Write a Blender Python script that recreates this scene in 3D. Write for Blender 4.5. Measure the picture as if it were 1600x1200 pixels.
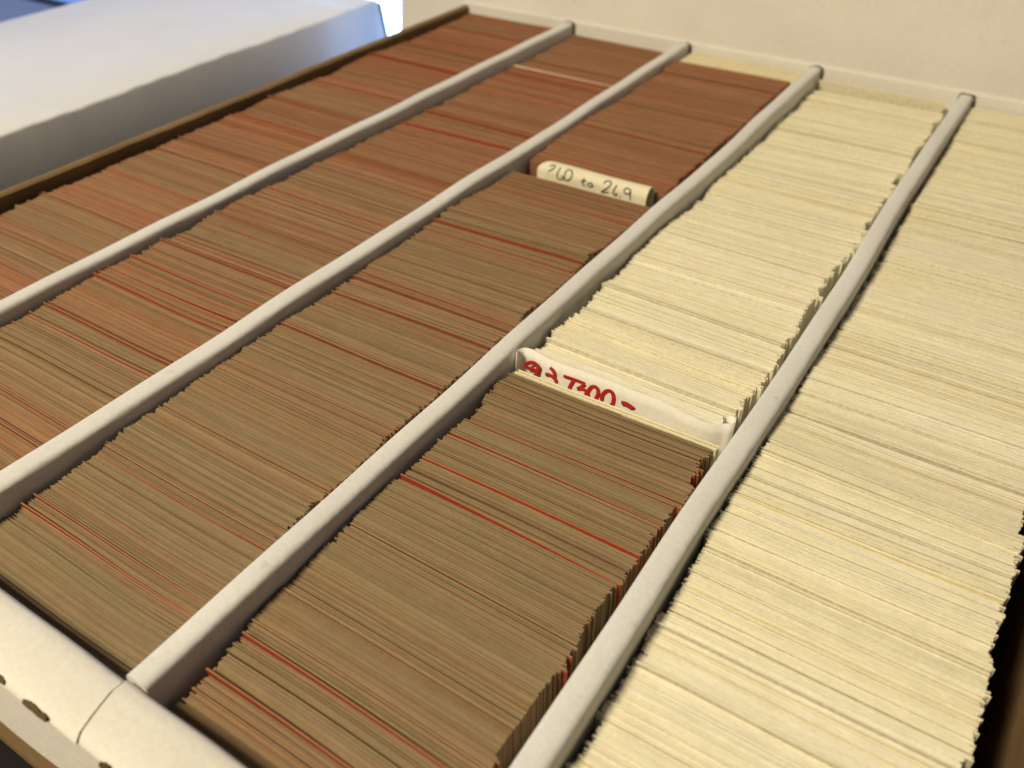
import bpy, math, random
import numpy as np
from mathutils import Vector, Matrix

for o in list(bpy.data.objects):
    bpy.data.objects.remove(o, do_unlink=True)
SC = bpy.context.scene
COL = SC.collection
P = 0.074                 # one row pitch of the box in metres; all plan numbers below are in pitches
H = 1.335 * P             # height of the divider tops above the table
def W(X, Y, Z):
    return Vector((X * P, Y * P, Z * P + H))

# ------------------------------------------------------------------ camera
YAW, PITCH, FPX = -0.57009, 0.66388, 1369.0
CAM = (4.560, -0.586, 2.040)
fwd = Vector((math.sin(YAW) * math.cos(PITCH), math.cos(YAW) * math.cos(PITCH), -math.sin(PITCH)))
rgt = Vector((math.cos(YAW), -math.sin(YAW), 0.0))
upv = rgt.cross(fwd)
cam = bpy.data.cameras.new('camera')
cam.sensor_width = 36.0
cam.lens = 36.0 * FPX / 1600.0
cam.clip_start = 0.005
cam.clip_end = 60
cam.dof.use_dof = True
cam.dof.focus_distance = 3.10 * P
cam.dof.aperture_fstop = 15.0
camo = bpy.data.objects.new('camera', cam)
M = Matrix((( rgt.x, upv.x, -fwd.x, 0), (rgt.y, upv.y, -fwd.y, 0), (rgt.z, upv.z, -fwd.z, 0), (0, 0, 0, 1)))
M.translation = W(*CAM)
camo.matrix_world = M
COL.objects.link(camo)
SC.camera = camo
def ray(px, py):                                  # direction (in pitches) through a pixel of the 1600x1200 photograph
    return rgt * ((px - 800) / FPX) - upv * ((py - 600) / FPX) + fwd
def on_y(px, py, Y):
    d = ray(px, py); t = (Y - CAM[1]) / d.y
    return CAM[0] + t * d.x, CAM[2] + t * d.z

# ------------------------------------------------------------------ world and lamps
wd = bpy.data.worlds.new('World'); SC.world = wd; wd.use_nodes = True
bg = wd.node_tree.nodes['Background']
bg.inputs[0].default_value = (0.88, 0.91, 1.0, 1); bg.inputs[1].default_value = 0.06
def area(name, loc, target, size, power, color):
    l = bpy.data.lights.new(name, 'AREA'); l.shape = 'DISK'; l.size = size; l.energy = power; l.color = color
    o = bpy.data.objects.new(name, l); COL.objects.link(o)
    o.location = loc
    o.rotation_euler = (Vector(target) - Vector(loc)).to_track_quat('-Z', 'Y').to_euler()
    return o
LC = W(2.6, 2.2, 0)
LD = Vector((-0.30, -0.80, 1.02))
area('room_lamp', LC + LD, LC, 0.32, 21.0, (1.0, 0.875, 0.645))
SC.view_settings.view_transform = 'Standard'
SC.view_settings.look = 'None'
SC.view_settings.exposure = 0.0
SC.view_settings.gamma = 1.0
SC.render.engine = 'CYCLES'
SC.render.resolution_x = 1024; SC.render.resolution_y = 768

# ------------------------------------------------------------------ materials
def mat(name, rough=0.7, spec=0.3):
    m = bpy.data.materials.new(name); m.use_nodes = True
    nt = m.node_tree; b = nt.nodes['Principled BSDF']
    b.inputs['Roughness'].default_value = rough
    b.inputs['Specular IOR Level'].default_value = spec
    return m, nt, b
def noise(nt, scale, detail=4, vec=None, rough=0.55):
    n = nt.nodes.new('ShaderNodeTexNoise'); n.inputs['Scale'].default_value = scale
    n.inputs['Detail'].default_value = detail; n.inputs['Roughness'].default_value = rough
    if vec is not None: nt.links.new(vec, n.inputs['Vector'])
    return n
def geopos(nt, scale=(1, 1, 1)):
    g = nt.nodes.new('ShaderNodeNewGeometry'); mp = nt.nodes.new('ShaderNodeMapping')
    mp.inputs['Scale'].default_value = scale
    nt.links.new(g.outputs['Position'], mp.inputs['Vector'])
    return mp.outputs['Vector']
def ramp(nt, fac, stops):
    r = nt.nodes.new('ShaderNodeValToRGB'); e = r.color_ramp.elements
    while len(e) > 1: e.remove(e[-1])
    e[0].position = stops[0][0]; e[0].color = (*stops[0][1], 1)
    for p, c in stops[1:]:
        k = e.new(p); k.color = (*c, 1)
    nt.links.new(fac, r.inputs['Fac'])
    return r.outputs['Color']
def mul(nt, a, b, fac=1.0, mode='MULTIPLY'):
    m = nt.nodes.new('ShaderNodeMix'); m.data_type = 'RGBA'; m.blend_type = mode
    m.inputs['Factor'].default_value = fac
    nt.links.new(a, m.inputs['A']); nt.links.new(b, m.inputs['B'])
    return m.outputs['Result']
def bump(nt, b, h, strength, dist):
    k = nt.nodes.new('ShaderNodeBump'); k.inputs['Strength'].default_value = strength
    k.inputs['Distance'].default_value = dist
    nt.links.new(h, k.inputs['Height']); nt.links.new(k.outputs['Normal'], b.inputs['Normal'])

def board(name, c0, c1, rough=0.62, spec=0.25, dirt=True, fine=900):
    m, nt, b = mat(name, rough, spec)
    v = geopos(nt)
    big = noise(nt, 22, 5, v)
    col = ramp(nt, big.outputs['Fac'], [(0.3, c0), (0.7, c1)])
    grain = noise(nt, fine, 3, v)
    g = ramp(nt, grain.outputs['Fac'], [(0.25, (0.90, 0.90, 0.90)), (0.75, (1.0, 1.0, 1.0))])
    col = mul(nt, col, g)
    if dirt:
        d = noise(nt, 160, 6, v, 0.7)
        dd = ramp(nt, d.outputs['Fac'], [(0.0, (0.72, 0.64, 0.52)), (0.30, (0.9, 0.86, 0.8)), (0.36, (1, 1, 1))])
        col = mul(nt, col, dd)
    nt.links.new(col, b.inputs['Base Color'])
    mixh = noise(nt, 320, 6, v, 0.6)
    bump(nt, b, mixh.outputs['Fac'], 0.35, 0.0005)
    return m
M_WHITE = board('white_cardboard', (0.69, 0.675, 0.635), (0.76, 0.745, 0.70))
M_FRONT = board('cream_cardboard', (0.76, 0.715, 0.62), (0.82, 0.78, 0.69))
M_LID = board('lid_cardboard', (0.74, 0.685, 0.60), (0.80, 0.745, 0.665), fine=700)
M_BOXW = board('white_box_cardboard', (0.82, 0.81, 0.80), (0.87, 0.86, 0.85), rough=0.5, spec=0.4)
M_KRAFT = board('kraft_cardboard', (0.20, 0.125, 0.055), (0.28, 0.18, 0.085), rough=0.85, spec=0.15)
M_TORN = board('torn_kraft', (0.06, 0.038, 0.02), (0.14, 0.09, 0.05), rough=0.95, spec=0.05, fine=3000)
M_PAPER = board('paper', (0.80, 0.76, 0.66), (0.84, 0.80, 0.71), rough=0.75, spec=0.2, dirt=False)
M_PAPERY = board('cream_paper', (0.78, 0.72, 0.50), (0.83, 0.77, 0.55), rough=0.75, spec=0.2, dirt=False)
def plain(name, c, rough=0.6, spec=0.3, var=0.15, scale=300):
    m, nt, b = mat(name, rough, spec)
    n = noise(nt, scale, 4, geopos(nt))
    lo = tuple(k * (1 - var) for k in c); hi = tuple(min(1, k * (1 + var)) for k in c)
    nt.links.new(ramp(nt, n.outputs['Fac'], [(0.3, lo), (0.7, hi)]), b.inputs['Base Color'])
    return m
M_TABLE = plain('dark_table', (0.010, 0.009, 0.008), 0.55, 0.2, 0.3, 40)
M_RED = plain('red_marker', (0.42, 0.018, 0.014), 0.55, 0.3)
M_PEN = plain('pen_ink', (0.10, 0.085, 0.075), 0.6, 0.2)
M_COOL = plain('cool_shade_blue', (0.20, 0.25, 0.37), 0.9, 0.1, 0.06, 6)  # cool window light put into the base colour as blue-grey
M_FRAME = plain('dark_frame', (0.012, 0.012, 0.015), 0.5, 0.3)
# card stock: the cut edges carry 'tint', the printed faces 'print' (one colour for each card)
def card_mats():
    m, nt, b = mat('card_edge', 0.9, 0.1)
    a = nt.nodes.new('ShaderNodeAttribute'); a.attribute_name = 'tint'
    v = geopos(nt, (0.35, 1.0, 1.0))
    n = noise(nt, 2600, 3, v)
    c = mul(nt, a.outputs['Color'], ramp(nt, n.outputs['Fac'], [(0.28, (0.90, 0.89, 0.88)), (0.72, (1.06, 1.06, 1.05))]))
    n2 = noise(nt, 420, 3, v)
    c = mul(nt, c, ramp(nt, n2.outputs['Fac'], [(0.3, (0.93, 0.925, 0.92)), (0.7, (1.05, 1.05, 1.05))]))
    nt.links.new(c, b.inputs['Base Color'])
    bump(nt, b, n.outputs['Fac'], 0.12, 0.0001)
    f, nt, b = mat('card_print', 0.5, 0.3)
    a = nt.nodes.new('ShaderNodeAttribute'); a.attribute_name = 'print'
    n = noise(nt, 900, 3, geopos(nt))
    c = mul(nt, a.outputs['Color'], ramp(nt, n.outputs['Fac'], [(0.3, (0.8, 0.8, 0.8)), (0.7, (1.12, 1.12, 1.12))]))
    nt.links.new(c, b.inputs['Base Color'])
    return m, f
M_EDGE, M_PRINT = card_mats()
mw = bpy.data.materials.new('window_daylight'); mw.use_nodes = True
b = mw.node_tree.nodes['Principled BSDF']
b.inputs['Base Color'].default_value = (0.8, 0.9, 1, 1)
b.inputs['Emission Color'].default_value = (0.34, 0.54, 1.0, 1); b.inputs['Emission Strength'].default_value = 10.0
M_DAY = mw

# ------------------------------------------------------------------ mesh helpers (plan coordinates in pitches)
def mesh_obj(name, verts, faces, m, parent=None, smooth=False, mats=None, idx=None, base=None):
    me = bpy.data.meshes.new(name)
    off = Vector(base) if base is not None else Vector((0, 0, 0))
    me.from_pydata([tuple(Vector(v) - off) for v in verts], [], [tuple(f) for f in faces])
    for k in (mats or [m]): me.materials.append(k)
    if idx is not None: me.polygons.foreach_set('material_index', idx)
    if smooth: me.polygons.foreach_set('use_smooth', [True] * len(me.polygons))
    me.update()
    o = bpy.data.objects.new(name, me); COL.objects.link(o)
    if parent is not None:
        o.parent = parent
        w = Vector(parent.location); g = parent.parent
        while g is not None: w += g.location; g = g.parent
        o.location = off - w
    else:
        o.location = off
    return o
def tag(o, label=None, cat=None, group=None, kind=None):
    if label: o['label'] = label
    if cat: o['category'] = cat
    if group: o['group'] = group
    if kind: o['kind'] = kind
    return o
def empty(name, loc):
    o = bpy.data.objects.new(name, None); o.empty_display_size = 0.02; COL.objects.link(o); o.location = loc
    return o
def slab(name, x0, x1, y0, y1, z0, z1, m, parent=None, bev=0.0015, seg=2):
    v = [W(x, y, z) for x in (x0, x1) for y in (y0, y1) for z in (z0, z1)]
    f = [(0, 1, 3, 2), (4, 6, 7, 5), (0, 4, 5, 1), (2, 3, 7, 6), (0, 2, 6, 4), (1, 5, 7, 3)]
    o = mesh_obj(name, v, f, m, parent, base=W((x0 + x1) / 2, (y0 + y1) / 2, z0))
    if bev:
        b = o.modifiers.new('bevel', 'BEVEL'); b.width = bev; b.segments = seg; b.limit_method = 'ANGLE'
    return o
def loft(name, rings, m, parent=None, closed=True, caps=True, smooth=True, base=None):
    n = len(rings[0]); v = []; f = []
    for r in rings: v += list(r)
    for i in range(len(rings) - 1):
        for j in range(n if closed else n - 1):
            a = i * n + j; b_ = i * n + (j + 1) % n
            f.append((a, b_, b_ + n, a + n))
    if caps and closed:
        f.append(tuple(range(n))[::-1]); f.append(tuple(range((len(rings) - 1) * n, len(rings) * n)))
    o = mesh_obj(name, v, f, m, parent, smooth, base=base)
    return o
def autosmooth(o, ang=40):
    me = o.data
    me.polygons.foreach_set('use_smooth', [True] * len(me.polygons))
    try: me.set_sharp_from_angle(angle=math.radians(ang))
    except Exception: pass
class Wave:                                           # a smooth random wander along a line
    def __init__(s, seed, amp, freqs):
        r = random.Random(seed); s.t = [(amp * r.uniform(0.4, 1) / (i + 1) ** 0.5, f, r.uniform(0, 6.28)) for i, f in enumerate(freqs)]
    def __call__(s, y): return sum(a * math.sin(f * y + p) for a, f, p in s.t)

ZB = -1.28          # inside floor of the box
ZT = -1.335         # table
L = 5.816           # inside length
# ------------------------------------------------------------------ the setting
tb = mesh_obj('table', [W(-14, -9, ZT), W(12, -9, ZT), W(12, 7.0, ZT), W(-14, 7.0, ZT), W(-14, -9, ZT - .4), W(12, -9, ZT - .4), W(12, 7.0, ZT - .4), W(-14, 7.0, ZT - .4)],
              [(0, 1, 2, 3), (7, 6, 5, 4), (0, 4, 5, 1), (1, 5, 6, 2), (2, 6, 7, 3), (3, 7, 4, 0)], M_TABLE)
tag(tb, kind='structure')
wl = mesh_obj('wall', [W(-11, -9, -8), W(-11, 15, -8), W(-11, 15, 16), W(-11, -9, 16), W(-11.3, -9, -8), W(-11.3, 15, -8), W(-11.3, 15, 16), W(-11.3, -9, 16)],
              [(0, 3, 2, 1), (4, 5, 6, 7), (0, 1, 5, 4), (1, 2, 6, 5), (2, 3, 7, 6), (3, 0, 4, 7)], M_COOL)
tag(wl, kind='structure')
win = empty('window', W(-3, 15, -8)); tag(win, 'bright daylit window showing in the gap behind the boxes', 'window')
slab('pane', -10.6, 5, 15.2, 15.3, -8, 3.5, M_DAY, win, 0)
for x0 in (-10.95, 5.0, -3.0):
    slab('frame', x0, x0 + .35, 15.05, 15.45 if x0 != -3.0 else 15.19, -8, 3.5, M_FRAME, win, 0)
slab('frame', -10.6, 5, 15.05, 15.45, 3.5, 3.9, M_FRAME, win, 0)
slab('frame', -10.6, 5, 15.05, 15.45, -8.4, -8.0, M_FRAME, win, 0)

# white closed box standing beside the card box: slanting flank, worn fold along its top
wb = empty('white_box', W(-2.5, 2.0, ZT)); tag(wb, 'plain white cardboard box with bluish shaded flank beside the card box', 'box')
wv = Wave(4, 0.004, (1.1, 2.3, 9)); wz = Wave(9, 0.0065, (3.0, 8.0, 14, 21, 29))
rings = []
for i in range(141):
    y = -2.5 + (6.17 + 2.5) * i / 140
    dx, dz = wv(y), wz(y); zt = -0.232
    e = 0.0 if i < 140 else 0.0
    pr = [(-1.30 - .03 + dx * .2, ZT), (-1.30 - .012 + dx * .6, -0.75), (-1.30 + dx, zt - 0.018 + dz), (-1.305 + dx, zt - 0.006 + dz), (-1.318 + dx, zt + dz * .8), (-1.9, zt + .010 * math.sin(y * 1.3)),
          (-2.8, zt + .012 * math.sin(y * .9 + 1)), (-3.66, zt), (-3.70, zt - .03), (-3.78, ZT)]
    rings.append([W(x, y + (0.22 * (zt - z) if i == 140 else 0) * (1 if x > -2 else .0), z) for x, z in pr])
o = loft('box_shell', rings, M_BOXW, wb, base=W(-2.5, 2.0, ZT)); autosmooth(o, 50)
# thin dark strip along the far end edge of that box
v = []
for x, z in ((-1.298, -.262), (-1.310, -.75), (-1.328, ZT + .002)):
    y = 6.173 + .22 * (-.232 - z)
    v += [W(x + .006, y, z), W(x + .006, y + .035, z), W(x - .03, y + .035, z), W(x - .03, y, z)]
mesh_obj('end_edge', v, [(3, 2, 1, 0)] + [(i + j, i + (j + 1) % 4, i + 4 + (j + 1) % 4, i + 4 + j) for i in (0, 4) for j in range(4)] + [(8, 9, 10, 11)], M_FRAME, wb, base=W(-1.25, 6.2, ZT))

fo = slab('shade_slab', -9.0, -4.1, -4.0, 6.6, ZT + .001, ZT + .09, M_COOL, None, .0015)  # added slab; its blue-grey colour stands in for cool shade
tag(fo, 'added flat slab on the table beyond the white box, coloured blue-grey for cool shade', 'shade_slab')
# ------------------------------------------------------------------ lid standing upright behind the box
lid = empty('box_lid', W(2.6, 6.1, ZT)); tag(lid, 'large cream cardboard lid standing upright behind the card box', 'lid')
LA = math.tan(math.radians(6)); rl = Wave(12, .012, (.8, 1.9, 3.7))
def lidpt(X, z, d): return W(X, 5.965 + (z - ZT) * LA + d + rl(X) * .6 + .01 * math.sin(z * 2 + X), z)
nx, nz = 40, 24
vs = []; fs = []
for d in (0, .06):
    for j in range(nz + 1):
        for i in range(nx + 1):
            vs.append(lidpt(-0.935 + 7.375 * i / nx, ZT + 4.6 * j / nz, d))
N1 = (nx + 1) * (nz + 1)
for j in range(nz):
    for i in range(nx):
        a = j * (nx + 1) + i
        fs.append((a, a + 1, a + nx + 2, a + nx + 1)); fs.append((N1 + a, N1 + a + nx + 1, N1 + a + nx + 2, N1 + a + 1))
bd = [i for i in range(nx + 1)] + [j * (nx + 1) + nx for j in range(1, nz + 1)] + [nz * (nx + 1) + i for i in range(nx - 1, -1, -1)] + [j * (nx + 1) for j in range(nz - 1, 0, -1)]
for k in range(len(bd)):
    a, b_ = bd[k], bd[(k + 1) % len(bd)]
    fs.append((a, a + N1, b_ + N1, b_))
o = mesh_obj('lid_panel', vs, fs, M_LID, lid, base=W(2.6, 6.1, ZT)); autosmooth(o, 40)
slab('lid_rim', -0.84, 6.42, 6.12, 6.95, ZT + .001, ZT + .06, M_LID, lid, .001)

# ------------------------------------------------------------------ the card box
bx = empty('card_storage_box', W(2.5, 2.9, ZT))
tag(bx, 'open white cardboard storage box with four dividers, filled with rows of cards', 'storage box')
slab('bottom', -.06, 5.06, -.02, 5.91, ZT + .001, ZB, M_KRAFT, bx, 0)
# left wall: bare kraft inside, worn top edge
def wallstrip(name, xi, xo, seed, m, y0=-.02, y1=L - .001, ztop=0.0):
    a = Wave(seed, .0022, (2, 5, 11, 19)); c = Wave(seed + 1, .0022, (3, 9, 31, 53)); rs = []
    for i in range(181):
        y = y0 + (y1 - y0) * i / 180; dx = a(y); dz = c(y)
        rs.append([W(xi + dx, y, ZB + .001), W(xi + dx, y, ztop - .012 + dz), W(xi + (xo - xi) * .25 + dx, y, ztop + dz), W(xi + (xo - xi) * .8 + dx, y, ztop + dz * .7), W(xo + dx, y, ztop - .015), W(xo, y, ZB + .001)])
    o = loft(name, rs, m, bx, base=W(xi, 2.9, ZB)); autosmooth(o, 35)
    return o
wallstrip('side_wall', 0.020, -0.035, 31, M_KRAFT, ztop=-.012)
wallstrip('side_wall', 5.035, 5.10, 37, M_KRAFT, ztop=-.005)
# back wall with torn slots
bw = slab('back_wall', -.05, 5.11, L, L + .07, ZB + .001, 0.012, M_FRONT, bx, .0008)
for k in (1, 2, 3, 4):
    r = random.Random(70 + k); pts = []; n = 22
    for ring_, g in ((0, 0.0), (1, 0.009)):
        for i in range(n + 1):
            t = math.pi * i / n
            ww = .046 + g * r.uniform(.5, 1.3); hh = .052 + g * r.uniform(.4, 1.5)
            cx = math.cos(t); sx = math.sin(t)
            sq = (abs(cx) ** .5) * (1 if cx > 0 else -1)
            pts.append((k + ww * sq, -.052 + hh * (abs(sx) ** .5 if sx > 0 else 0)))
    pts = [(k + .046, -.2)] + pts[:n + 1] + [(k - .046, -.2)] + [(k + .058, -.2)] + pts[n + 1:] + [(k - .055, -.2)]
    m_ = n + 3
    pts = [(x + .006, z - .003) for x, z in pts]
    v = [W(x, L - .012, z) for x, z in pts] + [W(x, L + .002, z) for x, z in pts]
    f = []
    for i in range(m_ - 1):
        f += [(i, i + 1, m_ + i + 1, m_ + i), (2 * m_ + i, 3 * m_ + i, 3 * m_ + i + 1, 2 * m_ + i + 1), (m_ + i, m_ + i + 1, 3 * m_ + i + 1, 3 * m_ + i), (i + 1, i, 2 * m_ + i, 2 * m_ + i + 1)]
    mesh_obj('torn_slot', v, f, M_TORN, bw, base=W(k, L, -.05))
# front wall: wide folded top in two panels that meet at a torn seam, a flap hanging outside
SEAM = [(0.012, 2.975), (-.03, 2.978), (-.08, 2.990), (-.13, 3.002), (-.184, 3.012)]
def seam(y):
    ys = [s[0] for s in SEAM][::-1]; xs = [s[1] for s in SEAM][::-1]
    return float(np.interp(y, ys, xs)) + .0022 * math.sin(y * 160) + .0015 * math.sin(y * 310 + 1)
prof = [(0.0, ZB + .002), (0.0, -.30), (0.0, -.05), (-.002, -.022), (-.010, -.006), (-.022, .001), (-.05, .005), (-.09, .006), (-.13, .005), (-.165, .001), (-.180, -.005), (-.187, -.016)]
inner = [(-.170, -.024), (-.16, -.012), (-.12, -.004), (-.05, -.002), (-.024, -.012), (-.018, -.03), (-.016, ZB + .002)]
def front_panel(x0, x1, seed):
    wob = Wave(seed, .004, (2.3, 6, 13)); rs = []
    n = 70
    for i in range(n + 1):
        t = i / n; ring_ = []
        for y, z in prof + inner:
            a = seam(y) + .0048 if x0 == 'seam' else x0
            b_ = seam(y) - .0048 if x1 == 'seam' else x1
            x = a + (b_ - a) * t
            w_ = wob(x) if z > -.04 else 0
            ring_.append(W(x, y + w_ * .6, z + w_))
        rs.append(ring_)
    o = loft('front_panel', rs, M_FRONT, bx, base=W(2, 0, ZB)); autosmooth(o, 50)
front_panel(-.05, 'seam', 51); front_panel('seam', 5.11, 52)
slab('front_core', -.04, 5.10, -.158, -.026, -.25, -.014, M_KRAFT, bx, 0)
slab('front_inner_wall', -.04, 5.10, -.098, -.020, ZB + .002, -.26, M_KRAFT, bx, 0)
FA = math.radians(9)
def flap(name, s0, s1, th, out, m, seed):
    wob = Wave(seed, .003, (2, 7, 15)); rs = []
    for i in range(61):
        x = -.05 + 5.16 * i / 60; w_ = wob(x)
        def q(s, d): return W(x, -.176 - s * math.sin(FA) - (d + w_) * math.cos(FA), -.026 - s * math.cos(FA) + d * math.sin(FA))
        rs.append([q(s0, out), q(s1 - .006, out), q(s1, out - .006), q(s1, out - th), q(s0, out - th)])
    o = loft(name, rs, m, bx, base=W(2.5, -.2, -.3)); autosmooth(o, 35)
flap('front_flap', .0, .205, .022, .011, M_LID, 61)
flap('flap_lip', .2065, .30, .020, .008, M_KRAFT, 62)
for j, (xa, xb, ya) in enumerate(((2.64, 2.712, -.180), (2.800, 2.900, -.186), (3.112, 3.165, -.188), (3.52, 3.58, -.187), (2.2, 2.27, -.186))):
    r = random.Random(90 + j); v = []; f = []; n = 10
    for i in range(n + 1):
        t = i / n; e = min(1, 4 * t, 4 * (1 - t))
        x = xa + (xb - xa) * t
        v.append(W(x, ya + .001 + .007 * e * r.uniform(-.1, 1), -.0045)); v.append(W(x, ya - .003, -.010)); v.append(W(x, ya - .004, -.014 - .006 * e * r.uniform(0, 1)))
    for i in range(n):
        for k in (0, 1): f.append((3 * i + k, 3 * i + k + 1, 3 * i + k + 4, 3 * i + k + 3))
    o = mesh_obj('tear', v, f, M_TORN, bx, base=W((xa + xb) / 2, ya, 0))
    s = o.modifiers.new('thick', 'SOLIDIFY'); s.thickness = .0004; s.offset = 1
# dividers: folded white board, rounded along the top
DIVW = {1: (.085, .085), 2: (.100, .082), 3: (.085, .086), 4: (.090, .086)}
def divider(k):
    wx = Wave(100 + k, .007, (1.1, 2.3, 4.9)); wz_ = Wave(200 + k, .004, (1.7, 4.1, 9)); wf = Wave(300 + k, .0012, (19, 37, 61, 97))
    rs = []; n = 150
    for i in range(n + 1):
        y = 0.004 + (L - .006) * i / n; t = i / n
        w_ = (DIVW[k][0] * (1 - t) + DIVW[k][1] * t) / 2; cx = k + wx(y) * min(1, 6 * t, 6 * (1 - t)); dz = wz_(y); f_ = wf(y)
        pr = [(-w_ * .96, ZB + .002), (-w_, -.5), (-w_, -.022), (-w_ + .004, -.009), (-w_ + .012, -.001), (-w_ + .022, .001), (0, .002 + f_), (w_ - .020, .001), (w_ - .009 + f_, -.003), (w_ - .002 + f_, -.011), (w_, -.024 + f_), (w_, -.5), (w_ * .96, ZB + .002)]
        rs.append([W(cx + x, y, z + (dz if z > -.1 else 0)) for x, z in pr])
    o = loft('divider', rs, M_WHITE, bx, base=W(k, 2.9, ZB)); autosmooth(o, 50)
for k in (1, 2, 3, 4): divider(k)

# ------------------------------------------------------------------ cards
SEG = 6
CW = 0.846                  # card width, 63.5 mm
PIT = 0.405e-3 / P
TH = 0.385e-3 / P
UU = np.linspace(-.5, .5, SEG + 1)
def quads():
    q = []; mi = []
    for c in range(SEG):
        a = 4 * c; b_ = a + 4                           # per column: front bottom, front top, back top, back bottom
        q += [(a, b_, b_ + 1, a + 1), (a + 1, b_ + 1, b_ + 2, a + 2), (a + 2, b_ + 2, b_ + 3, a + 3), (a + 3, b_ + 3, b_, a)]
        mi += [1, 0, 1, 0]
    e = 4 * SEG
    q += [(0, 1, 2, 3), (e + 3, e + 2, e + 1, e)]; mi += [0, 0]
    return np.array(q), np.array(mi)
QF, QM = quads()
NV = 4 * (SEG + 1)
def card_verts(c):
    """c: x centre, y, ztop, roll, yaw, bend, lean, thickness -> vertices in metres"""
    x = c['x'] + UU * CW
    y = c['y'] + UU * c['yaw'] + c['bend'] * (4 * UU * UU - .5) + c['bend2'] * np.sin(UU * 5.0 + c['ph'])
    z = c['z'] + UU * c['roll'] + c['jit']
    th = c['th']
    v = np.zeros((SEG + 1, 4, 3))
    v[:, :, 0] = x[:, None]
    v[:, 0, 1] = y; v[:, 1, 1] = y + c['lean']; v[:, 2, 1] = y + c['lean'] + th; v[:, 3, 1] = y + th
    v[:, 0, 2] = ZB + .001; v[:, 3, 2] = ZB + .001; v[:, 1, 2] = z; v[:, 2, 2] = z
    v *= P; v[:, :, 2] += H
    return v.reshape(-1, 3)
def build_cards(name, cards, base=None):
    n = len(cards)
    V = np.concatenate([card_verts(c) for c in cards])
    b0 = np.array(base if base is not None else (0, 0, 0), float)
    F = (QF[None] + (np.arange(n) * NV)[:, None, None]).reshape(-1, 4)
    me = bpy.data.meshes.new(name)
    me.vertices.add(len(V)); me.vertices.foreach_set('co', (V - b0).ravel())
    me.loops.add(F.size); me.loops.foreach_set('vertex_index', F.ravel().astype(np.int32))
    me.polygons.add(len(F)); me.polygons.foreach_set('loop_start', np.arange(0, F.size, 4, dtype=np.int32))
    try: me.polygons.foreach_set('loop_total', np.full(len(F), 4, dtype=np.int32))
    except Exception: pass
    me.materials.append(M_EDGE); me.materials.append(M_PRINT)
    me.polygons.foreach_set('material_index', np.tile(QM, n).astype(np.int32))
    me.polygons.foreach_set('use_smooth', np.zeros(len(F), dtype=bool))
    for an in ('tint', 'print'):
        at = me.color_attributes.new(an, 'FLOAT_COLOR', 'POINT')
        at.data.foreach_set('color', np.repeat(np.array([list(c[an]) + [1.0] for c in cards]), NV, axis=0).ravel())
    me.update(calc_edges=True); me.validate()
    o = bpy.data.objects.new(name, me); COL.objects.link(o); o.location = Vector(b0)
    return o
rng = np.random.default_rng(11)
def walk(n, tau, amp):
    """smooth random wander, correlation length tau cards"""
    a = rng.normal(size=n + 8 * int(tau) + 8); k = np.exp(-.5 * (np.arange(-3 * tau, 3 * tau + 1) / tau) ** 2); k /= math.sqrt((k ** 2).sum())
    return amp * np.convolve(a, k, 'same')[:n]
def steps(n, mean, amp):
    out = np.zeros(n); i = 0
    while i < n:
        l = max(1, int(rng.exponential(mean))); out[i:i + l] = rng.normal() * amp; i += l
    return out
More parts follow.
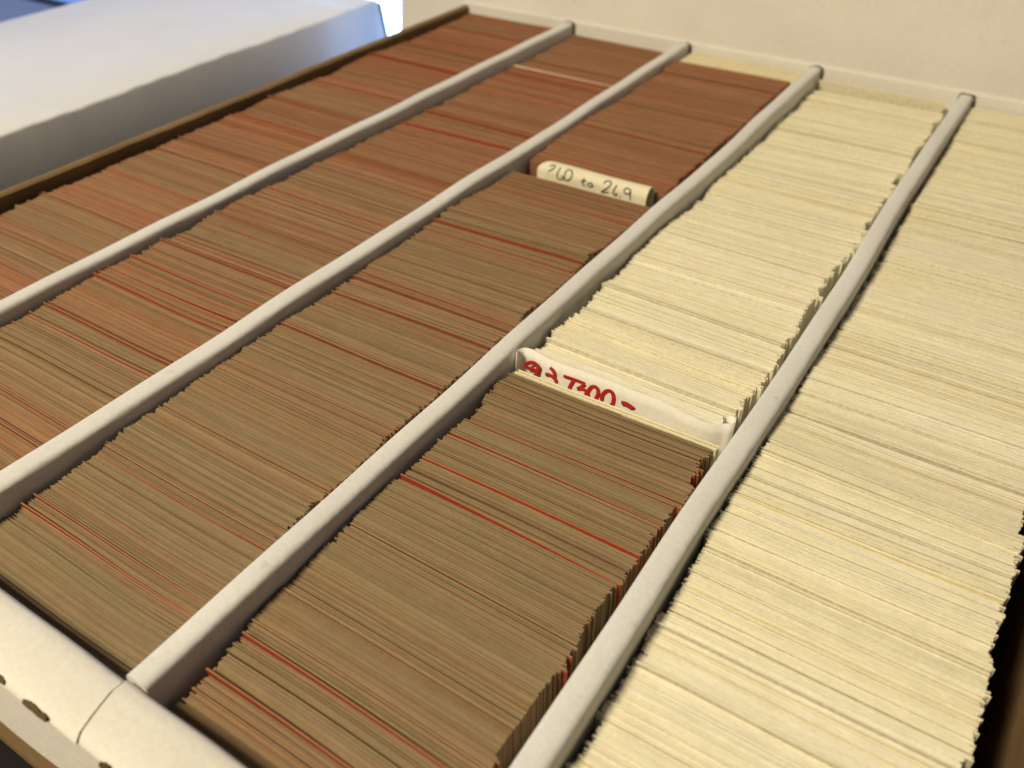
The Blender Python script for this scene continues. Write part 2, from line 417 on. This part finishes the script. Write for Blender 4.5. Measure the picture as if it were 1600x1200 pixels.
def row(k, y0, y1, kind, zpts, red=0.0, zstep=.006, xamp=.008, proud=.02, gapp=.045, n=None, sx=0.0, hv=.16):
    n = n or int((y1 - y0) / PIT); pit = (y1 - y0) / n; cards = []
    ex = rng.random(n); gaps = np.where(ex < gapp, rng.exponential(.40, n), 0) + np.abs(rng.normal(0, .03, n))
    step = 1 + gaps; step *= n / step.sum()
    ys = y0 + np.cumsum(step) * pit - pit
    zz = np.interp(ys, [p[0] for p in zpts], [p[1] for p in zpts])
    z = zz + walk(n, 25, .005) + steps(n, 11, zstep * .5) + rng.normal(0, .0011, n) + np.where(rng.random(n) < .12, rng.normal(0, .004, n), 0)
    xs = walk(n, 18, xamp * .6) + steps(n, 9, xamp * .6) + rng.normal(0, .0045, n) + np.where(rng.random(n) < .06, rng.uniform(-.02, .02, n), 0)
    xs = np.clip(xs, -.032 - min(0, sx) * 1 , .032 - max(0, sx))
    roll = walk(n, 14, .004) + steps(n, 9, .003) + rng.normal(0, .0008, n)
    yaw = walk(n, 60, .007); bend = walk(n, 45, .003); b2 = walk(n, 30, .0018); ph = walk(n, 80, 1.5)
    lean = walk(n, 80, .010)
    hue = walk(n, 14, .5) + steps(n, 8, .5) + rng.normal(0, .35, n); gry = steps(n, 6, 1.0)
    for i in range(n):
        pr = rng.random() < proud
        zi = z[i] + (min(.003 + rng.exponential(.006), .02) if pr else 0)
        if kind == 'brown':
            rr = red[0] + (red[1] - red[0]) * (ys[i] - y0) / max(1e-6, y1 - y0)
            t = np.clip(rr + hv * hue[i], 0, 1.25)
            c0 = np.array((.268, .198, .106)); c1 = np.array((.365, .150, .075))
            tint = c0 * (1 - t) + c1 * t
            tint = tint * (1 + .10 * rng.normal()) * np.array((1, 1 + .03 * rng.normal(), 1))
            fr = np.clip(rng.beta(.5, 2.6) + .2 * rr, 0, 1)
            if pr: fr = rng.uniform(.25, 1)
            if i and xs[i] > xs[i - 1] + .008: fr = rng.uniform(.35, 1)
            face = np.array((.20, .13, .07)) * (1 - fr) + np.array((.33, .055, .022)) * fr
            face = face * rng.uniform(.75, 1.15)
        else:
            t = np.clip(.5 + .22 * hue[i], 0, 1)
            tint = np.array((.86, .785, .52)) * (1 - t) + np.array((.86, .81, .645)) * t
            if gry[i] > 1.35 or rng.random() < .03: tint = np.array((.76, .70, .50))
            q = rng.random()
            if q < .07: tint = np.array((.74, .60, .31))
            elif q < .22: tint = np.array((.88, .83, .66))
            tint = np.clip(tint * (1 + .045 * rng.normal()), .05, .92)
            face = np.array((.74, .68, .50)) * rng.uniform(.75, 1.05)
        cards.append(dict(x=k + .5 + sx + xs[i], y=ys[i], z=min(zi, .012), roll=roll[i], yaw=yaw[i], bend=bend[i], bend2=b2[i], ph=ph[i], lean=lean[i],
                          th=TH * pit / PIT, jit=rng.normal(0, .0005, SEG + 1), tint=np.clip(tint, .01, .95), print=np.clip(face, .01, .95), pr=pr))
    return cards
ZA = [(0, -.075), (2, -.070), (5.8, -.062)]
ZBr = [(0, -.062), (1.3, -.062), (2.3, -.046), (3.3, -.068), (5.8, -.078)]
ZC = [(0, -.10), (.4, -.082), (.7, -.068), (1.4, -.050), (2.2, -.052), (2.7, -.048), (3.2, -.055), (3.33, -.060), (3.55, -.055), (4.2, -.04), (5.8, -.055)]
ZD = [(0, -.118), (.12, -.112), (.42, -.080), (1.3, -.062), (1.75, -.060), (2.0, -.072), (3.3, -.08), (4, -.085), (5.4, -.105), (5.8, -.10)]
ZE = [(0, -.09), (.5, -.085), (1.0, -.088), (1.9, -.062), (3, -.09), (5.4, -.075)]
A = row(0, .04, 5.76, 'brown', ZA, (.25, .70), zstep=.004, proud=.05, gapp=.015, hv=.30)
B = row(1, .04, 4.86, 'brown', ZBr, (.12, .70), zstep=.005, proud=.05, gapp=.025, hv=.28) + row(1, 4.90, 5.78, 'brown', ZBr, (.7, .6), gapp=.015)
C1 = row(2, .02, 3.335, 'brown', ZC, (.02, .35), zstep=.004, proud=.010, sx=-.008)
C2 = row(2, 3.488, 5.555, 'brown', ZC, (.6, .7), zstep=.003, proud=.01, sx=-.008)
D1 = row(3, .018, 1.735, 'brown', ZD, (.03, .10), zstep=.006, xamp=.014, proud=.020, gapp=.07, n=300, sx=-.012)
D2 = row(3, 1.875, 5.66, 'cream', ZD, zstep=.012, xamp=.014, proud=.02, sx=-.016)
E0 = row(4, .04, .42, 'cream', ZE, sx=-.018)
E1 = row(4, .42, 2.12, 'cream', ZE, zstep=.006, xamp=.016, proud=.01, gapp=.06, n=300, sx=-.018)
E2 = row(4, 2.12, 5.78, 'cream', ZE, zstep=.006, xamp=.010, proud=.01, sx=-.015)
def raise_card(cards, y, dz, roll, f=1.0):
    c = min(cards, key=lambda q: abs(q['y'] - y)); i = cards.index(c)
    c['z'] = cards[i - 1]['z'] + dz; c['roll'] = cards[i - 1]['roll'] + roll; c['print'] = np.array((.34, .048, .018)) * f; c['pr'] = True
    c['tint'] = np.array((.36, .17, .09))
for y, dz, roll, f in ((1.035, .014, -.022, 1), (1.155, .013, .006, 1.0), (1.30, .008, -.008, .8), (.30, .016, -.02, .9), (.165, .018, -.016, .8), (1.42, .005, .004, .6)):
    raise_card(D1, y, dz, roll, f)
for y, dz, roll, f in ((1.30, .014, -.008, 1), (1.38, .010, .008, .8), (1.50, .010, -.010, .9), (.95, .008, .004, .8)):
    raise_card(B, y, dz, roll, f)
for y, dz, roll, f in ((.31, .008, -.012, .7), (.26, .010, -.016, .9), (.55, .005, .006, .6)):
    raise_card(C1, y, dz, roll, f)
def place(name, c, label, cat, group):
    b0 = W(c['x'], c['y'], ZB + .001)
    o = build_cards(name, [c], b0)
    tag(o, label, cat, group)
    return o
D1 = D1[-300:]
for c in D1:
    if c['pr']: place('brown_card', c, 'card standing a little proud in front of the red-lettered tab, its red face showing', 'card', 'proud cards before the red-lettered tab')
    else: place('brown_card', c, 'flush brown-edged card packed in front of the red-lettered paper tab', 'card', 'brown cards before the red-lettered tab')
for c in E1[:300]:
    place('cream_card', c, 'cream-edged card in the all-cream row along the right wall of the box', 'card', 'cream cards in the row by the right wall')
o = build_cards('brown_cards', A + B + C1 + C2)
tag(o, 'brown and reddish card edges filling the three rows by the bare kraft wall', 'cards', kind='stuff')
o = build_cards('cream_cards', D2 + E0 + E1[300:] + E2)
tag(o, 'cream and white card edges filling the rear of the two pale rows', 'cards', kind='stuff')
# single pale separator cards
def sep(name, k, y, z, tint, label, th=TH * 1.5, dx=0, yaw=0., group=None, roll=0):
    c = dict(x=k + .5 + dx, y=y, z=z, roll=roll, yaw=yaw, bend=.002, bend2=.001, ph=0, lean=0, th=th, jit=np.zeros(SEG + 1), tint=np.array(tint), print=np.array((.74, .67, .47)))
    return place(name, c, label, 'card', group)
CR = (.84, .76, .48)
for i in range(2):
    sep('separator_card', 3, 1.738 + i * .0190, float(np.mean([c['z'] for c in D1[-6:]])) + .006 - .002 * i, CR, 'smooth cream separator card pressed against the red-lettered paper tab', TH * 1.7, .004 + .004 * i, group='cream separators by the red-lettered tab')
sep('separator_card', 1, 4.875, float(np.mean([c['z'] for c in B if 4.7 < c['y'] < 4.86])) + .004, (.66, .53, .33), 'lone cream separator card among the red-brown cards', TH * 1.3, roll=-.006)
for i in range(15):
    sep('separator_card', 2, 5.565 + i * .0150, -.052 + .003 * math.sin(i * 2.3), (.80, .70, .42), 'cream separator card closing the middle row against the back wall', TH * 1.9, .0, group='cream cards closing the middle row')
sep('separator_card', 3, 5.74, -.060, (.86, .78, .5), 'tall cream card behind the pale cards at the back wall', TH * 2, -.03)

# ------------------------------------------------------------------ paper tabs
def tubes(name, strokes, rad, m, parent, lift=.00001):
    """strokes: list of lists of (point, normal) in metres; each a soft flattened tube lying on the paper"""
    V = []; F = []; ns = 8
    for st in strokes:
        pts = [p for p, n in st]; nb = len(V)
        for i, (p, nrm) in enumerate(st):
            a = pts[max(0, i - 1)]; b_ = pts[min(len(pts) - 1, i + 1)]
            t = (b_ - a); t = t.normalized() if t.length > 1e-9 else Vector((1, 0, 0))
            s = t.cross(nrm).normalized()
            rr = rad * (0.75 if i in (0, len(st) - 1) else 1.0)
            for j in range(ns):
                an = 2 * math.pi * j / ns
                V.append(p + s * (rr * math.cos(an)) + nrm * (.00004 * math.sin(an) + lift))
        for i in range(len(st) - 1):
            for j in range(ns):
                a = nb + i * ns + j; b_ = nb + i * ns + (j + 1) % ns
                F.append((a, b_, b_ + ns, a + ns))
        F.append(tuple(nb + j for j in range(ns))[::-1]); F.append(tuple(nb + (len(st) - 1) * ns + j for j in range(ns)))
    return mesh_obj(name, V, F, m, parent, True, base=parent.location.copy())
def spline(pts, n=6):
    if len(pts) < 3:
        return [tuple(np.array(pts[0]) * (1 - t) + np.array(pts[-1]) * t) for t in np.linspace(0, 1, n + 1)]
    q = [np.array(p, float) for p in pts]; q = [2 * q[0] - q[1]] + q + [2 * q[-1] - q[-2]]; out = []
    for i in range(1, len(q) - 2):
        for t in np.linspace(0, 1, n, endpoint=False):
            out.append(tuple(.5 * ((2 * q[i]) + (-q[i - 1] + q[i + 1]) * t + (2 * q[i - 1] - 5 * q[i] + 4 * q[i + 1] - q[i + 2]) * t * t + (-q[i - 1] + 3 * q[i] - 3 * q[i + 1] + q[i + 2]) * t ** 3)))
    out.append(tuple(q[-2])); return out
# red-lettered tab: a strip of paper on edge, its left end bent round, its right end rolled into a curl
YT = 1.800
tabD = empty('paper_tab', W(3.5, YT, ZB + .001)); tag(tabD, 'curled white paper tab with red marker lettering between brown and cream cards', 'paper tab')
path = [(3.062, 1.775), (3.058, 1.800), (3.072, 1.822), (3.105, 1.822), (3.16, 1.808), (3.25, YT), (3.5, YT), (3.75, YT), (3.83, 1.803), (3.875, 1.815), (3.905, 1.835)]
path = spline(path, 5)
cxs, cys, r0 = 3.912, 1.872, .030
a0 = math.atan2(path[-1][1] - cys, path[-1][0] - cxs)
for i in range(1, 22):
    a = a0 + i * .27; r = r0 * (1 - .012 * i)
    path.append((cxs + r * math.cos(a), cys + r * math.sin(a)))
tz = Wave(77, .004, (9, 23, 41)); v = []; f = []
NB = 7
for i, (x, y) in enumerate(path):
    ztop = .008 + tz(x) + -.03 * min(1, max(0, (x - 3.7) / .2)) - .12 * max(0, 3.11 - x)
    lo = -.30
    for j in range(NB):
        t = j / (NB - 1); v.append(W(x, y + .012 * t * t, lo + (ztop - lo) * t))
for i in range(len(path) - 1):
    for j in range(NB - 1):
        a = i * NB + j; f.append((a, a + NB, a + NB + 1, a + 1))
o = mesh_obj('paper_strip', v, f, M_PAPER, tabD, True, base=tabD.location)
s = o.modifiers.new('thick', 'SOLIDIFY'); s.thickness = .00022; s.offset = -1
slabx = slab('paper_foot', 3.2, 3.8, YT - .001, YT + .003, ZB + .001, -.30, M_PAPER, tabD, 0)
def zD(zx, zy): return 780 + zx / 4, 520 + zy / 4
red = [[(238, 212), (222, 192), (190, 188), (166, 202), (172, 216), (205, 226), (236, 238), (245, 222), (238, 206)], [(240, 216), (238, 250), (222, 275)],
       [(314, 220), (334, 236), (347, 262), (345, 290)], [(288, 260), (318, 266), (350, 290), (360, 315)],
       [(400, 272), (470, 296), (538, 322)], [(468, 298), (448, 330), (436, 362)],
       [(538, 324), (512, 342), (494, 352), (530, 356), (548, 378), (530, 400)],
       [(560, 400), (556, 372), (575, 343), (600, 340), (618, 362), (616, 392), (600, 420)],
       [(640, 425), (648, 388), (672, 366), (698, 370), (714, 398), (712, 440), (690, 462)],
       [(762, 436), (800, 446), (848, 480)], [(770, 446), (800, 456), (836, 478)]]
def onD(p):
    X, z = on_y(*zD(*p), YT + .006)
    t = (z + .30) / .314
    return W(X, YT + .012 * t * t - .0006, z), Vector((0, -1, 0))
tubes('lettering', [[onD(p) for p in spline(s_, 6)] for s_ in red], .00068, M_RED, tabD)
# number tab: folded strip with a round back, open at its right end
YC, ZC0, RC = 3.425, -.050, .050
tabC = empty('number_tab', W(2.52, YC, ZB + .001)); tag(tabC, 'rolled cream paper tab with handwritten numbers in the middle brown row', 'paper tab')
rs = []
x0, x1 = 2.175, 2.862
for i in range(41):
    t = i / 40; x = x0 + (x1 - x0) * t
    e = 1 - .45 * max(0, 1 - t * 9) ** 2
    e2 = 1 + .03 * math.sin(t * 7)
    ring_ = []
    for rr in (RC * e * e2, RC * e * e2 - .005):
        seq = [(-rr, -.5), (-rr, -.15)] + [(-rr * math.cos(a), rr * math.sin(a)) for a in np.linspace(0, math.pi, 33)] + [(rr, -.15), (rr, -.5)]
        if rr != RC * e * e2: seq = seq[::-1]
        ring_ += seq
    rs.append([W(x + .012 * (zz_ > 0) * math.sin(t * 3), YC + yy, ZC0 + zz_ - (1 - e) * .03) for yy, zz_ in ring_])
o = loft('paper_roll', rs, M_PAPERY, tabC, base=tabC.location); autosmooth(o, 50)
slab('paper_foot', 2.25, 2.8, YC - RC + .001, YC - RC + .0045, ZB + .001, ZC0 - .5, M_PAPERY, tabC, 0)
def zC(zx, zy): return 820 + zx / 6.6667, 230 + zy / 6.6667
pen = [[(262, 205), (292, 190), (318, 200), (300, 225), (250, 250), (205, 276), (240, 282)],
       [(376, 212), (348, 255), (338, 305), (360, 332), (395, 332), (404, 312), (380, 300)],
       [(430, 250), (462, 235), (492, 255), (490, 300), (465, 338), (428, 345), (412, 310), (430, 250)],
       [(622, 322), (602, 375), (628, 402)], [(586, 348), (642, 352)],
       [(690, 372), (662, 378), (662, 402), (690, 412), (704, 392), (690, 372), (715, 412)],
       [(822, 380), (848, 356), (886, 356), (900, 382), (862, 425), (800, 462), (836, 470), (874, 468)],
       [(960, 396), (930, 445), (922, 482), (945, 502), (962, 490), (940, 476)], [(988, 512), (1000, 524)],
       [(1094, 440), (1062, 428), (1036, 450), (1046, 480), (1080, 486), (1104, 458), (1092, 438)], [(1104, 460), (1098, 500), (1100, 548)]]
def onC(p):
    d = ray(*zC(*p)); X = CAM[0] + d.x * (YC - CAM[1]) / d.y
    t = (X - x0) / (x1 - x0); e = 1 - .45 * max(0, 1 - t * 9) ** 2; r = RC * e * (1 + .03 * math.sin(t * 7))
    zc = ZC0 - (1 - e) * .03
    oy, oz = CAM[1] - YC, CAM[2] - zc
    a = d.y ** 2 + d.z ** 2; b_ = 2 * (oy * d.y + oz * d.z); c = oy * oy + oz * oz - r * r
    disc = b_ * b_ - 4 * a * c
    if disc > 0:
        t = (-b_ - math.sqrt(disc)) / (2 * a)
        y, z = oy + t * d.y, oz + t * d.z
        if z > 0:
            return W(CAM[0] + t * d.x, YC + y, zc + z), Vector((0, y, z)).normalized()
    t = (YC - r - CAM[1]) / d.y
    return W(CAM[0] + t * d.x, YC - r - .0005, CAM[2] + t * d.z), Vector((0, -1, 0))
tubes('lettering', [[onC(p) for p in spline(s_, 6)] for s_ in pen], .00030, M_PEN, tabC, .00012)
